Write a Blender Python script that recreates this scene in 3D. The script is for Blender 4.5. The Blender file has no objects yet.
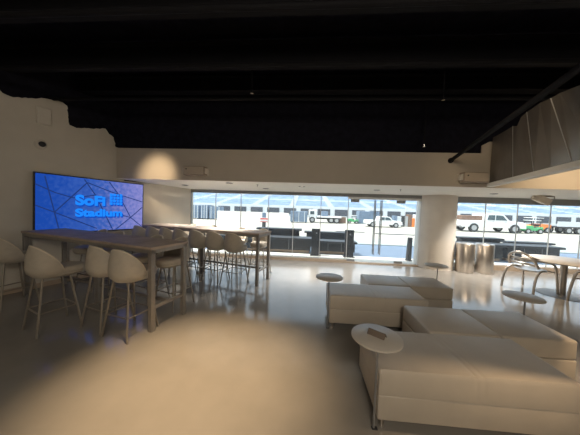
import bpy, bmesh, math, random
from mathutils import Vector, Matrix
random.seed(7)
SC = bpy.context.scene
COL = SC.collection
PI = math.pi

# ------------------------------------------------------------------ materials
def mat(name, col, rough=0.6, metal=0.0, vary=0.0, scale=6.0, bump=0.0, bscale=40.0, spec=0.5, rvary=0.0):
    m = bpy.data.materials.new(name); m.use_nodes = True
    nt = m.node_tree; b = nt.nodes['Principled BSDF']
    b.inputs['Base Color'].default_value = (*col, 1)
    b.inputs['Roughness'].default_value = rough
    b.inputs['Metallic'].default_value = metal
    b.inputs['Specular IOR Level'].default_value = spec
    tc = nt.nodes.new('ShaderNodeTexCoord')
    if vary or rvary:
        n = nt.nodes.new('ShaderNodeTexNoise'); n.inputs['Scale'].default_value = scale
        n.inputs['Detail'].default_value = 6
        nt.links.new(tc.outputs['Object'], n.inputs['Vector'])
        if vary:
            r = nt.nodes.new('ShaderNodeValToRGB')
            r.color_ramp.elements[0].position = 0.3; r.color_ramp.elements[1].position = 0.7
            r.color_ramp.elements[0].color = (*[c * (1 - vary) for c in col], 1)
            r.color_ramp.elements[1].color = (*[min(1, c * (1 + vary)) for c in col], 1)
            nt.links.new(n.outputs['Fac'], r.inputs['Fac'])
            nt.links.new(r.outputs['Color'], b.inputs['Base Color'])
        if rvary:
            mr = nt.nodes.new('ShaderNodeMapRange')
            mr.inputs['To Min'].default_value = rough - rvary; mr.inputs['To Max'].default_value = rough + rvary
            nt.links.new(n.outputs['Fac'], mr.inputs['Value'])
            nt.links.new(mr.outputs['Result'], b.inputs['Roughness'])
    if bump:
        n2 = nt.nodes.new('ShaderNodeTexNoise'); n2.inputs['Scale'].default_value = bscale
        n2.inputs['Detail'].default_value = 4
        nt.links.new(tc.outputs['Object'], n2.inputs['Vector'])
        bp = nt.nodes.new('ShaderNodeBump'); bp.inputs['Strength'].default_value = bump
        bp.inputs['Distance'].default_value = 0.02
        nt.links.new(n2.outputs['Fac'], bp.inputs['Height'])
        nt.links.new(bp.outputs['Normal'], b.inputs['Normal'])
    return m

def glass_mat(name, tint=(0.93, 0.96, 0.97), refl=0.06):
    m = bpy.data.materials.new(name); m.use_nodes = True
    nt = m.node_tree; nt.nodes.clear()
    o = nt.nodes.new('ShaderNodeOutputMaterial'); mx = nt.nodes.new('ShaderNodeMixShader')
    t = nt.nodes.new('ShaderNodeBsdfTransparent'); g = nt.nodes.new('ShaderNodeBsdfGlossy')
    t.inputs['Color'].default_value = (*tint, 1); g.inputs['Roughness'].default_value = 0.02
    lw = nt.nodes.new('ShaderNodeLayerWeight'); lw.inputs['Blend'].default_value = 0.15
    mul = nt.nodes.new('ShaderNodeMath'); mul.operation = 'MULTIPLY'; mul.inputs[1].default_value = 0.5
    add = nt.nodes.new('ShaderNodeMath'); add.operation = 'ADD'; add.inputs[1].default_value = refl * 0.4
    nt.links.new(lw.outputs['Fresnel'], mul.inputs[0]); nt.links.new(mul.outputs[0], add.inputs[0])
    nt.links.new(add.outputs[0], mx.inputs['Fac'])
    nt.links.new(t.outputs[0], mx.inputs[1]); nt.links.new(g.outputs[0], mx.inputs[2])
    # translucent share added as a pale haze veil over the outside view
    tr = nt.nodes.new('ShaderNodeBsdfTranslucent'); tr.inputs['Color'].default_value = (0.95, 0.97, 1.0, 1)
    m2 = nt.nodes.new('ShaderNodeMixShader'); m2.inputs['Fac'].default_value = 0.020
    nt.links.new(mx.outputs[0], m2.inputs[1]); nt.links.new(tr.outputs[0], m2.inputs[2])
    nt.links.new(m2.outputs[0], o.inputs['Surface'])
    return m

def emit_mat(name, col, strength):
    m = bpy.data.materials.new(name); m.use_nodes = True
    nt = m.node_tree; nt.nodes.clear()
    o = nt.nodes.new('ShaderNodeOutputMaterial'); e = nt.nodes.new('ShaderNodeEmission')
    e.inputs['Color'].default_value = (*col, 1); e.inputs['Strength'].default_value = strength
    nt.links.new(e.outputs[0], o.inputs['Surface'])
    return m

def screen_mat():
    m = bpy.data.materials.new('screen_picture'); m.use_nodes = True
    nt = m.node_tree; nt.nodes.clear()
    o = nt.nodes.new('ShaderNodeOutputMaterial'); e = nt.nodes.new('ShaderNodeEmission')
    tc = nt.nodes.new('ShaderNodeTexCoord'); sp = nt.nodes.new('ShaderNodeSeparateXYZ')
    nt.links.new(tc.outputs['Object'], sp.inputs[0])
    mr = nt.nodes.new('ShaderNodeMapRange')
    mr.inputs['From Min'].default_value = -0.95; mr.inputs['From Max'].default_value = 0.95
    nt.links.new(sp.outputs['X'], mr.inputs['Value'])
    n = nt.nodes.new('ShaderNodeTexNoise'); n.inputs['Scale'].default_value = 14; n.inputs['Detail'].default_value = 10
    nt.links.new(tc.outputs['Object'], n.inputs['Vector'])
    ad = nt.nodes.new('ShaderNodeMath'); ad.operation = 'MULTIPLY_ADD'
    ad.inputs[1].default_value = 0.9; ad.inputs[2].default_value = -0.5
    nt.links.new(n.outputs['Fac'], ad.inputs[0])
    sm = nt.nodes.new('ShaderNodeMath'); sm.operation = 'ADD'
    nt.links.new(mr.outputs[0], sm.inputs[0]); nt.links.new(ad.outputs[0], sm.inputs[1])
    r = nt.nodes.new('ShaderNodeValToRGB'); el = r.color_ramp.elements
    el[0].position = 0.0; el[0].color = (0.015, 0.085, 0.50, 1)
    el[1].position = 1.0; el[1].color = (0.34, 0.34, 0.80, 1)
    k = el.new(0.45); k.color = (0.055, 0.15, 0.60, 1)
    nt.links.new(sm.outputs[0], r.inputs['Fac'])
    nt.links.new(r.outputs['Color'], e.inputs['Color']); e.inputs['Strength'].default_value = 0.34
    nt.links.new(e.outputs[0], o.inputs['Surface'])
    return m

M = {}
M['floor'] = mat('polished_concrete', (0.28, 0.262, 0.238), 0.12, 0, 0.06, 2.6, 0.008, 9, 0.6, 0.03)
M['cream'] = mat('cream_paint', (0.61, 0.57, 0.50), 0.8, 0, 0.03, 3)
M['bulk'] = mat('beige_paint', (0.54, 0.485, 0.41), 0.8, 0, 0.03, 3)
M['black'] = mat('black_spray_coating', (0.011, 0.011, 0.018), 0.95, 0, 0.3, 8, spec=0.1)
M['blacksteel'] = mat('black_painted_steel', (0.006, 0.006, 0.008), 0.8, 0, 0.2, 8, spec=0.2)
M['lowceil'] = mat('white_ceiling_paint', (0.80, 0.78, 0.73), 0.85, 0, 0.02, 3)
M['alu'] = mat('brushed_aluminium', (0.42, 0.41, 0.40), 0.38, 0.8, 0.06, 30)
M['joint'] = mat('pale_grey_silicone', (0.62, 0.62, 0.61), 0.6, 0, 0.03, 20)
M['alud'] = mat('grey_window_channel', (0.30, 0.30, 0.30), 0.5, 0.4, 0.05, 20)
M['sill'] = mat('tan_sill', (0.48, 0.38, 0.29), 0.5, 0, 0.06, 8)
M['column'] = mat('column_plaster', (0.68, 0.63, 0.57), 0.7, 0, 0.03, 5)
M['steel'] = mat('satin_steel', (0.60, 0.55, 0.50), 0.33, 1.0, 0.05, 30)
M['chrome'] = mat('chrome', (0.75, 0.74, 0.72), 0.12, 1.0)
M['fabric'] = mat('beige_upholstery', (0.48, 0.43, 0.36), 0.62, 0, 0.06, 14, 0.06, 90)
M['rim_tube'] = mat('pale_rim', (0.66, 0.58, 0.47), 0.5, 0, 0.03, 20)
M['leg'] = mat('stool_leg_metal', (0.36, 0.32, 0.27), 0.4, 0.7, 0.05, 20)
M['laminate'] = mat('brown_laminate', (0.43, 0.345, 0.285), 0.6, 0, 0.16, 5, 0.02, 30, 0.3)
M['tframe'] = mat('bronze_table_frame', (0.31, 0.285, 0.26), 0.45, 0.4, 0.06, 20)
M['vinyl'] = mat('cream_vinyl', (0.52, 0.46, 0.385), 0.40, 0, 0.04, 5, 0.10, 6)
M['tabletop'] = mat('pale_round_top', (0.56, 0.51, 0.45), 0.4, 0, 0.03, 10)
M['dark'] = mat('dark_grey_plastic', (0.03, 0.03, 0.033), 0.5, 0, 0.1, 20)
M['card'] = mat('brown_card', (0.17, 0.13, 0.10), 0.6, 0, 0.1, 20)
M['whitebox'] = mat('off_white_plastic', (0.66, 0.62, 0.55), 0.5, 0, 0.02, 20)
M['beigebox'] = mat('beige_enclosure', (0.34, 0.28, 0.22), 0.55, 0, 0.04, 20)
M['grille'] = mat('pale_beige_grille', (0.56, 0.48, 0.39), 0.55, 0, 0.03, 20)
M['panel'] = mat('grey_gloss_panel', (0.15, 0.135, 0.12), 0.25, 0, 0.15, 2.5)
M['ledge'] = mat('white_ledge', (0.72, 0.69, 0.63), 0.5, 0, 0.02, 8)
M['glass'] = glass_mat('window_glass')
M['ground'] = mat('sunlit_field_cover', (0.40, 0.375, 0.32), 0.9, 0, 0.05, 0.4)
M['deck'] = mat('blue_grey_deck', (0.125, 0.17, 0.24), 0.5, 0, 0.06, 1.2)
M['deckw'] = mat('pale_threshold_paving', (0.74, 0.70, 0.63), 0.8, 0, 0.05, 4)
M['curb'] = mat('grey_green_curb', (0.33, 0.36, 0.34), 0.8, 0, 0.08, 2)
M['counter'] = mat('black_counter', (0.011, 0.012, 0.015), 0.5, 0, 0.2, 6)
M['countertop'] = mat('charcoal_counter_top', (0.024, 0.026, 0.030), 0.5, 0, 0.15, 6)
M['wood'] = mat('tan_wood_plinth', (0.50, 0.35, 0.24), 0.6, 0, 0.1, 6)
M['white'] = mat('white_paint', (0.80, 0.80, 0.78), 0.45, 0, 0.02, 3)
M['barrier'] = mat('pale_barrier_wall', (0.86, 0.80, 0.72), 0.8, 0, 0.04, 1.5)
M['tyre'] = mat('tyre_rubber', (0.03, 0.03, 0.03), 0.8, 0, 0.1, 20)
M['hub'] = mat('grey_wheel_hub', (0.45, 0.45, 0.45), 0.4, 0.5, 0.05, 20)
M['tint'] = mat('tinted_car_glass', (0.06, 0.09, 0.10), 0.15, 0, 0.05, 5)
M['green'] = mat('green_machine_paint', (0.08, 0.42, 0.16), 0.4, 0, 0.08, 5)
M['orange'] = mat('orange_machine_paint', (0.85, 0.24, 0.05), 0.4, 0, 0.08, 5)
M['brown'] = mat('brown_crate_boards', (0.20, 0.12, 0.08), 0.7, 0, 0.15, 5)
M['slate'] = mat('slate_blue_panels', (0.16, 0.22, 0.30), 0.6, 0, 0.15, 3)
M['seatblue'] = mat('blue_stadium_seats', (0.36, 0.46, 0.60), 0.6, 0, 0.2, 0.8)
M['concrete'] = mat('pale_concrete', (0.62, 0.65, 0.67), 0.85, 0, 0.06, 1.0)
M['opening'] = mat('dark_opening', (0.07, 0.08, 0.10), 0.7, 0, 0.1, 3)
M['red'] = mat('red_sign_paint', (0.75, 0.12, 0.10), 0.5, 0, 0.05, 10)
M['yellow'] = mat('yellow_paint', (0.75, 0.65, 0.10), 0.5, 0, 0.05, 10)
M['screen'] = screen_mat()
M['linedark'] = emit_mat('graphic_line_navy', (0.012, 0.03, 0.13), 0.6)
M['logo'] = emit_mat('lettering_blue', (0.01, 0.19, 0.78), 0.6)
M['logodark'] = emit_mat('lettering_side_navy', (0.006, 0.055, 0.36), 0.6)
M['lampglow'] = emit_mat('downlight_glow', (1.0, 0.9, 0.75), 2.0)

# ------------------------------------------------------------------ mesh helpers
class MB:
    def __init__(s): s.bm = bmesh.new()
    def box(s, x0, x1, y0, y1, z0, z1, bev=0.0, seg=2, mtx=None):
        b = bmesh.new(); bmesh.ops.create_cube(b, size=1)
        for v in b.verts:
            v.co = Vector((x0 + (v.co.x + .5) * (x1 - x0), y0 + (v.co.y + .5) * (y1 - y0), z0 + (v.co.z + .5) * (z1 - z0)))
        if bev: bmesh.ops.bevel(b, geom=b.edges[:], offset=bev, segments=seg, affect='EDGES', profile=0.5)
        return s._add(b, mtx)
    def _add(s, b, mtx=None):
        if mtx is not None: bmesh.ops.transform(b, matrix=mtx, verts=b.verts[:])
        me = bpy.data.meshes.new('tmp'); b.to_mesh(me); b.free()
        s.bm.from_mesh(me); bpy.data.meshes.remove(me); return s
    def cyl(s, p0, p1, r0, r1=None, seg=16):
        p0 = Vector(p0); p1 = Vector(p1); d = p1 - p0; r1 = r0 if r1 is None else r1
        b = bmesh.new(); bmesh.ops.create_cone(b, cap_ends=True, segments=seg, radius1=r0, radius2=r1, depth=d.length)
        m = Matrix.Translation((p0 + p1) / 2) @ d.to_track_quat('Z', 'Y').to_matrix().to_4x4()
        return s._add(b, m)
    def tube(s, pts, r, seg=10, closed=False, flat=1.0):
        pts = [Vector(p) for p in pts]; n = len(pts); rings = []
        b = bmesh.new(); up = Vector((0, 0, 1)); prev = None
        for i, p in enumerate(pts):
            if closed: t = pts[(i + 1) % n] - pts[i - 1]
            else: t = pts[min(i + 1, n - 1)] - pts[max(i - 1, 0)]
            t.normalize()
            if prev is None:
                a = t.cross(up)
                if a.length < 1e-3: a = t.cross(Vector((1, 0, 0)))
            else:
                a = prev - t * prev.dot(t)
            a.normalize(); prev = a; c = t.cross(a)
            rings.append([b.verts.new(p + a * r * math.cos(2 * PI * k / seg) + c * r * flat * math.sin(2 * PI * k / seg)) for k in range(seg)])
        m = n if closed else n - 1
        for i in range(m):
            A, B = rings[i], rings[(i + 1) % n]
            for k in range(seg):
                b.faces.new((A[k], A[(k + 1) % seg], B[(k + 1) % seg], B[k]))
        if not closed:
            b.faces.new(rings[0][::-1]); b.faces.new(rings[-1])
        bmesh.ops.recalc_face_normals(b, faces=b.faces[:])
        return s._add(b)
    def lathe(s, prof, seg=32, centre=(0, 0, 0)):
        b = bmesh.new(); rings = []
        for r, z in prof:
            if r < 1e-6: rings.append([b.verts.new((0, 0, z))])
            else: rings.append([b.verts.new((r * math.cos(2 * PI * k / seg), r * math.sin(2 * PI * k / seg), z)) for k in range(seg)])
        for A, B in zip(rings, rings[1:]):
            for k in range(seg):
                k2 = (k + 1) % seg
                if len(A) == 1 and len(B) == 1: continue
                if len(A) == 1: b.faces.new((A[0], B[k], B[k2]))
                elif len(B) == 1: b.faces.new((A[k], A[k2], B[0]))
                else: b.faces.new((A[k], A[k2], B[k2], B[k]))
        bmesh.ops.recalc_face_normals(b, faces=b.faces[:])
        return s._add(b, Matrix.Translation(centre))
    def prism(s, pts, vec, bev=0.0):
        """polygon of 3-D points pushed along vec"""
        b = bmesh.new(); vec = Vector(vec)
        A = [b.verts.new(p) for p in pts]; B = [b.verts.new(Vector(p) + vec) for p in pts]
        b.faces.new(A); b.faces.new(B[::-1]); n = len(pts)
        for i in range(n): b.faces.new((A[i], B[i], B[(i + 1) % n], A[(i + 1) % n]))
        bmesh.ops.recalc_face_normals(b, faces=b.faces[:])
        if bev: bmesh.ops.bevel(b, geom=b.edges[:], offset=bev, segments=2, affect='EDGES', profile=0.5)
        return s._add(b)
    def build(s, name, m, parent=None, smooth=False, loc=None, rz=None):
        me = bpy.data.meshes.new(name)
        if smooth:
            for f in s.bm.faces: f.smooth = True
            for e in s.bm.edges:
                if len(e.link_faces) == 2 and e.calc_face_angle(0) > 0.7: e.smooth = False
        s.bm.to_mesh(me); s.bm.free()
        me.materials.append(m)
        o = bpy.data.objects.new(name, me); COL.objects.link(o)
        if parent is not None: o.parent = parent
        if loc is not None: o.location = loc
        if rz is not None: o.rotation_euler.z = rz
        return o

def tag(o, label, cat, group=None, kind=None):
    o['label'] = label; o['category'] = cat
    if group: o['group'] = group
    if kind: o['kind'] = kind
    return o
def thing(name, label, cat, loc=(0, 0, 0), rz=0.0, group=None):
    o = bpy.data.objects.new(name, None); COL.objects.link(o)
    o.location = loc; o.rotation_euler = (0, 0, rz); o.empty_display_size = 0.1
    return tag(o, label, cat, group)
def struct(o):
    o['kind'] = 'structure'; return o
def copy_tree(o, parent=None):
    c = o.copy(); COL.objects.link(c)
    if parent is not None: c.parent = parent
    for ch in [k for k in o.children]: copy_tree(ch, c)
    return c
def place(proto, used, loc, rz, label, group=None):
    o = copy_tree(proto) if used[0] else proto
    used[0] = True
    o.location = loc; o.rotation_euler = (0, 0, rz); o['label'] = label
    if group: o['group'] = group
    return o
def part_label(o, text): o['label'] = text; return o

# ------------------------------------------------------------------ camera
H = 1.7
Rz = lambda a: Matrix.Rotation(a, 4, 'Z')
Rx = lambda a: Matrix.Rotation(a, 4, 'X')
cam = bpy.data.cameras.new('camera'); co = bpy.data.objects.new('camera', cam); COL.objects.link(co)
cam.sensor_fit = 'HORIZONTAL'; cam.sensor_width = 36; cam.lens = 36 * 225.0 / 580.0
cam.clip_start = 0.05; cam.clip_end = 500
co.matrix_world = Matrix.Translation((0, 0, H)) @ Rz(math.radians(4.07)) @ Rx(PI / 2 + math.radians(-2.8)) @ Rz(0.0325)
SC.camera = co

# ------------------------------------------------------------------ room shell
YW = 7.12                      # window plane
WO = Vector((-4.54, 5.1, 0)); WA = math.radians(21.9)
WD = Vector((math.sin(WA), math.cos(WA), 0)); WN = Vector((math.cos(WA), -math.sin(WA), 0))   # along the wall / into the room
def wp(s, z, off=0.0): return WO + WD * s + WN * off + Vector((0, 0, z))
XR = 9.6; YB = -3.0; ZC = 4.3

struct(MB().box(-8.2, XR + .1, YB - .1, YW + .08, -0.12, 0).build('floor', M['floor']))
struct(MB().box(-12, XR + 4, YB - 2, 7.25, ZC, ZC + .15).build('ceiling', M['black']))
# left wall: black coated upper part, cream painted lower part with a ragged top edge
edge = [(-8.6, 3.50), (-1.758, 3.538), (-1.697, 3.453), (-1.609, 3.434), (-1.482, 3.464), (-1.366, 3.515), (-1.191, 3.584), (-1.059, 3.621),
        (-0.943, 3.613), (-0.876, 3.572), (-0.866, 3.359), (-0.844, 3.208), (-0.739, 3.182), (-0.484, 3.249), (-0.223, 3.332),
        (-0.154, 3.234), (-0.062, 3.181), (-0.022, 2.971), (0.05, 2.965), (0.16, 2.965)]
jag = [edge[0]]
for (a, b) in zip(edge[1:], edge[2:]):
    n = max(1, int(math.hypot(b[0] - a[0], b[1] - a[1]) / 0.04))
    for k in range(n):
        t = k / n; w = 0.012 if k else 0
        jag.append((a[0] + (b[0] - a[0]) * t + random.uniform(-w, w), a[1] + (b[1] - a[1]) * t + random.uniform(-w, w)))
jag.append(edge[-1])
outline = [(-8.6, 0)] + jag + [(0.16, 2.2), (2.22, 2.2), (2.22, 0)]
struct(MB().prism([wp(s, z) for s, z in outline], -WN * 0.06).build('wall_left', M['cream']))
struct(MB().prism([wp(s, z, -.061) for s, z in [(-8.6, 0), (-8.6, ZC), (0.2, ZC), (2.22, ZC), (2.22, 0)]], -WN * 0.15).build('wall_left_upper', M['black']))
struct(MB().prism([wp(s, z, 0.001) for s, z in [(-8.5, 0), (-8.5, .09), (2.15, .09), (2.15, 0)]], WN * 0.012).build('baseboard_left', M['sill']))
struct(MB().box(-8.2, XR, YB - .1, YB, 0, ZC).build('wall_back', M['cream']))
struct(MB().box(XR, XR + .1, YB, 7.3, 0, ZC).build('wall_right', M['cream']))
# bulkhead (soffit) across the room, low ceiling behind it
bl = [(-4.58, 2.24), (-4.58, 2.955), (3.66, 2.955), (3.66, 3.12), (3.80, 3.2), (XR, 3.2), (XR, 2.24)]
struct(MB().prism([Vector((x, 5.1, z)) for x, z in bl], (0, .15, 0)).build('wall_bulkhead', M['bulk']))
struct(MB().box(-4.60, XR, 5.13, 5.24, 2.93, ZC).build('wall_bulkhead_upper', M['black']))
struct(MB().prism([Vector((-4.58, 5.103, 2.236)), Vector((-4.58, 5.103, 2.30)), Vector((-4.58, 7.25, 2.30)), Vector((-4.58, 7.25, 2.152))], (XR + 4.58, 0, 0)).build('ceiling_low', M['lowceil']))
struct(MB().box(-4.6, XR, 7.06, 7.25, 2.28, ZC).build('wall_front_upper', M['concrete']))

# ceiling steel under the black deck: beams run across the room
for i, (y, z, hgt) in enumerate([(4.55, 3.95, .30), (3.55, 3.85, .34), (2.55, 3.85, .34), (1.55, 3.85, .34), (0.55, 3.85, .34)]):
    b = MB()
    b.box(-6.5, XR - .05, y - .09, y + .09, z, z + .02); b.box(-6.5, XR - .05, y - .012, y + .012, z + .02, z + hgt - .02)
    b.box(-6.5, XR - .05, y - .09, y + .09, z + hgt - .02, z + hgt)
    o = b.build('trim_%d' % (i + 1), M['blacksteel']); struct(o)
where = ['nearest to the bulkhead', 'second from the bulkhead', 'third from the bulkhead', 'almost above the camera']
for i, (y, z) in enumerate([(4.1, 3.62), (3.1, 3.6), (2.2, 3.58)]):
    b = MB(); b.tube([(-5.2, y, z), (XR - .1, y, z)], 0.03, 10)
    tag(b.build('conduit', M['blacksteel']), 'black conduit running across under the dark ceiling, ' + where[i], 'conduit', 'ceiling conduits')
    # slanting black pipe in front of the grey panels
p0 = Vector((3.037, 5.10, 2.79)); p1 = Vector((2.164, 1.5, 3.036)); pd = (p1 - p0).normalized()
b = MB(); b.tube([p0, p1], 0.035, 12); b.cyl(p0, p0 + pd * .03, 0.055)
tag(b.build('pipe', M['blacksteel'], smooth=True), 'slanting black pipe running from the beige bulkhead up past the grey panels', 'pipe')
# sprinkler heads hanging from the dark ceiling
for (x, y, z, lab) in [(-0.98, 3.8, 3.62, 'small chrome sprinkler head in the dark ceiling, left of centre'),
                       (2.15, 3.9, 3.55, 'small chrome sprinkler head in the dark ceiling near the slanting pipe'),
                       (2.28, 4.7, 3.02, 'small chrome sprinkler head just above the beige bulkhead edge')]:
    t = thing('sprinkler_head', lab, 'sprinkler', (x, y, z), 0, 'sprinklers in the dark ceiling')
    MB().tube([(0, 0, 0), (0, 0, ZC - z)], 0.012, 8).build('drop_pipe', M['blacksteel'], t)
    b = MB(); b.lathe([(0, -.06), (.03, -.055), (.03, -.05), (.008, -.045), (.012, 0), (0, 0)], 14); b.build('deflector', M['chrome'], t, True)

# hanging fascia at the right: ledge and grey panels
LA = Vector((3.80, 5.10, 0)); LB = Vector((2.60, 1.55, 0)); LD = (LB - LA).normalized(); LN = Vector((-LD.y, LD.x, 0))
if LN.x < 0: LN = -LN
b = MB(); q = [LA + Vector((0, 0, 2.25)), LB + Vector((0, 0, 2.25)), LB + LN * .12 + Vector((0, 0, 2.25)), LA + LN * .12 + Vector((0, 0, 2.25))]
b.prism(q, (0, 0, .075), 0.006)
struct(b.build('trim_ledge', M['ledge']))
def lp(t, z): return LA + LD * t + LN * .04 + Vector((0, 0, z))
tops = [(3.85, 5.08, 3.277), (3.752, 4.959, 3.243), (3.552, 4.434, 3.198), (3.426, 4.127, 3.178), (3.366, 3.981, 3.126), (3.316, 3.864, 3.224), (3.247, 3.693, 3.23),
        (3.033, 3.277, 3.175), (2.898, 3.003, 3.11), (2.817, 2.826, 3.082), (2.632, 2.465, 2.982), (2.41, 1.997, 2.851), (2.25, 1.62, 2.80)]
T = [Vector(p) for p in tops]
seams = [0.0, 0.97, 1.56, 2.30, 3.70]; cut = [0, 3, 6, 8, 12]
for i in range(4):
    a, c = lp(seams[i] + .004, 2.327), lp(seams[i + 1] - .004, 2.327)
    tp = T[cut[i]:cut[i + 1] + 1]
    bm = bmesh.new(); n = len(tp)
    lo = [a.lerp(c, k / (n - 1)) for k in range(n)]
    fr_lo = [bm.verts.new(p) for p in lo]; fr_hi = [bm.verts.new(p) for p in tp]
    bk_lo = [bm.verts.new(p + LN * .03) for p in lo]; bk_hi = [bm.verts.new(p + LN * .03) for p in tp]
    for k in range(n - 1):
        bm.faces.new((fr_lo[k], fr_lo[k + 1], fr_hi[k + 1], fr_hi[k])); bm.faces.new((bk_lo[k + 1], bk_lo[k], bk_hi[k], bk_hi[k + 1]))
        bm.faces.new((fr_hi[k], fr_hi[k + 1], bk_hi[k + 1], bk_hi[k])); bm.faces.new((fr_lo[k + 1], fr_lo[k], bk_lo[k], bk_lo[k + 1]))
    bm.faces.new((fr_lo[0], fr_hi[0], bk_hi[0], bk_lo[0])); bm.faces.new((fr_lo[-1], bk_lo[-1], bk_hi[-1], fr_hi[-1]))
    bmesh.ops.recalc_face_normals(bm, faces=bm.faces[:])
    x = MB(); x.bm.free(); x.bm = bm
    o = x.build('wall_fascia' if i == 0 else 'wall_fascia.%03d' % i, M['panel']); struct(o)
    if i < 3:
        struct(MB().tube([c + Vector((0, 0, 0)) - LN * .002, tp[-1] - LN * .002], 0.006, 6).build('trim_seam' if i == 0 else 'trim_seam.%03d' % i, M['alud']))

# ------------------------------------------------------------------ window wall
struct(MB().box(-3.80, 3.5, YW - .05, YW + .10, 2.06, 2.17).build('trim_header', M['alud']))
struct(MB().box(4.55, XR, YW - .05, YW + .10, 1.98, 2.17).build('trim_header_right', M['alud']))
struct(MB().box(-3.80, 1.31, YW - .06, YW + .10, 0, .09).build('trim_sill', M['sill']))
struct(MB().box(4.6, XR, YW - .06, YW + .10, 0, .14).build('trim_sill_right', M['sill']))
struct(MB().box(1.31, 3.52, YW - .06, YW + .10, 0, .035).build('trim_threshold', M['sill']))
struct(MB().box(-3.76, -3.73, YW - .05, YW + .08, 0, 2.17).build('trim_jamb_left', M['alud']))
struct(MB().box(3.46, 3.53, YW - .05, YW + .08, 0, 2.17).build('trim_jamb_column', M['alud']))
struct(MB().box(1.29, 3.46, YW - .045, YW + .06, 1.995, 2.06).build('trim_door_header', M['white']))
xs = [-3.735, -2.93, -2.10, -1.20, -0.40, 0.455, 1.30]
wn = 0
def window(x0, x1, z0, z1):
    global wn; wn += 1
    w = MB().box(x0 + .006, x1 - .006, YW - .006, YW + .006, z0, z1).build('window_%d' % wn, M['glass']); struct(w)
    MB().box(x1 - .009, x1 + .009, YW - .012, YW + .012, z0, z1).build('glass_joint', M['joint'], w)
for a, c in zip(xs, xs[1:]): window(a, c, .09, 2.06)
xs2 = [4.45, 5.33, 6.224, 7.13, 7.98, 8.8, 9.6]
for a, c in zip(xs2, xs2[1:]): window(a, c, .14, 1.98)
window(3.03, 3.46, .035, 1.995)
for i, (x0, x1, hx, px) in enumerate([(1.31, 2.195, 2.11, 1.50), (2.205, 3.01, 2.30, 2.88)]):
    d = MB().box(x0, x1, YW - .007, YW + .007, .04, 1.99).build('door_%d' % (i + 1), M['glass']); struct(d)
    h = MB()
    h.tube([(hx, YW - .06, .30), (hx, YW - .06, 1.97)], 0.014, 10); h.tube([(hx, YW + .06, .30), (hx, YW + .06, 1.97)], 0.014, 10)
    for z in (.45, 1.8): h.tube([(hx, YW - .06, z), (hx, YW + .06, z)], 0.008, 8)
    part_label(h.build('handle', M['alud'], d, True), 'tall metal pull bar')
    MB().box(px - .13, px + .13, YW - .015, YW + .015, 1.90, 1.992, .003).build('hinge_patch', M['alud'], d)
    MB().box(x0 if i == 0 else x1 - .25, x0 + .25 if i == 0 else x1, YW - .015, YW + .015, .042, .11, .003).build('hinge_patch', M['alud'], d)

# column
b = MB(); b.lathe([(0, 0), (.53, 0), (.53, 2.20), (0, 2.20)], 64, (3.97, 7.22, 0))
o = b.build('column', M['column'], None, True); struct(o)

# ------------------------------------------------------------------ things on walls and ceilings
def on_wall(s, z, off): return wp(s, z, off)
rw = math.atan2(WN.y, WN.x) + PI / 2     # local -y faces the room
tv = thing('television', 'large wall-mounted television showing blue lettering and navy lines on a blue picture', 'television', wp(-0.405, 1.588, 0.0), rw)
TW, TH = 0.985, 0.585
tv.rotation_euler = (0, math.radians(1.0), rw)
b = MB(); b.box(-TW, TW, -.065, -.022, -TH, TH, .006); b.box(-.4, .4, -.022, -.004, -.3, .3)
b.build('bezel', M['dark'], tv)
so = MB().box(-TW + .022, TW - .022, -.068, -.0655, -TH + .022, TH - .022).build('screen', M['screen'], tv)
lines = [[(-1.245, 2.115), (-1.111, 1.427), (-1.055, 1.138)], [(-1.369, 1.947), (-1.106, 1.812), (-0.827, 1.724)], [(-1.111, 1.427), (-0.6, 2.068)],
         [(-1.37, 1.557), (-1.111, 1.427), (-0.423, 1.071)], [(-0.653, 2.128), (-0.455, 1.81), (-0.118, 1.03)],
         [(-0.196, 2.13), (-0.005, 1.862), (0.271, 1.308), (0.55, 1.064)], [(-0.005, 1.862), (0.551, 1.708)],
         [(0.551, 1.572), (0.271, 1.308), (-0.053, 1.03)], [(-0.6, 2.068), (-0.197, 1.921), (-0.005, 1.862)], [(-0.455, 1.81), (-0.827, 1.724)],
         [(0.271, 1.308), (-0.115, 1.417)], [(-1.055, 1.138), (-1.03, 1.03)]]
b = MB()
for L in lines:
    for (s0, z0), (s1, z1) in zip(L, L[1:]):
        a = Vector((s0 + .405, 0, z0 - 1.588)); c = Vector((s1 + .405, 0, z1 - 1.588)); d = (c - a).normalized()
        n = Vector((-d.z, 0, d.x)) * .010
        y = Vector((0, -.0692, 0))
        b.prism([a + n + y, c + n + y, c - n + y, a - n + y], (0, .001, 0))
part_label(b.build('graphic_lines', M['linedark'], so), 'navy lines forming triangles across the picture')
def text_mesh(body, size, ext):
    cu = bpy.data.curves.new('lettering', 'FONT'); cu.body = body; cu.size = size; cu.extrude = ext; cu.offset = 0.014
    ob = bpy.data.objects.new('lettering', cu); COL.objects.link(ob)
    me = bpy.data.meshes.new_from_object(ob.evaluated_get(bpy.context.evaluated_depsgraph_get()))
    bpy.data.objects.remove(ob); bpy.data.curves.remove(cu)
    return me
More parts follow.
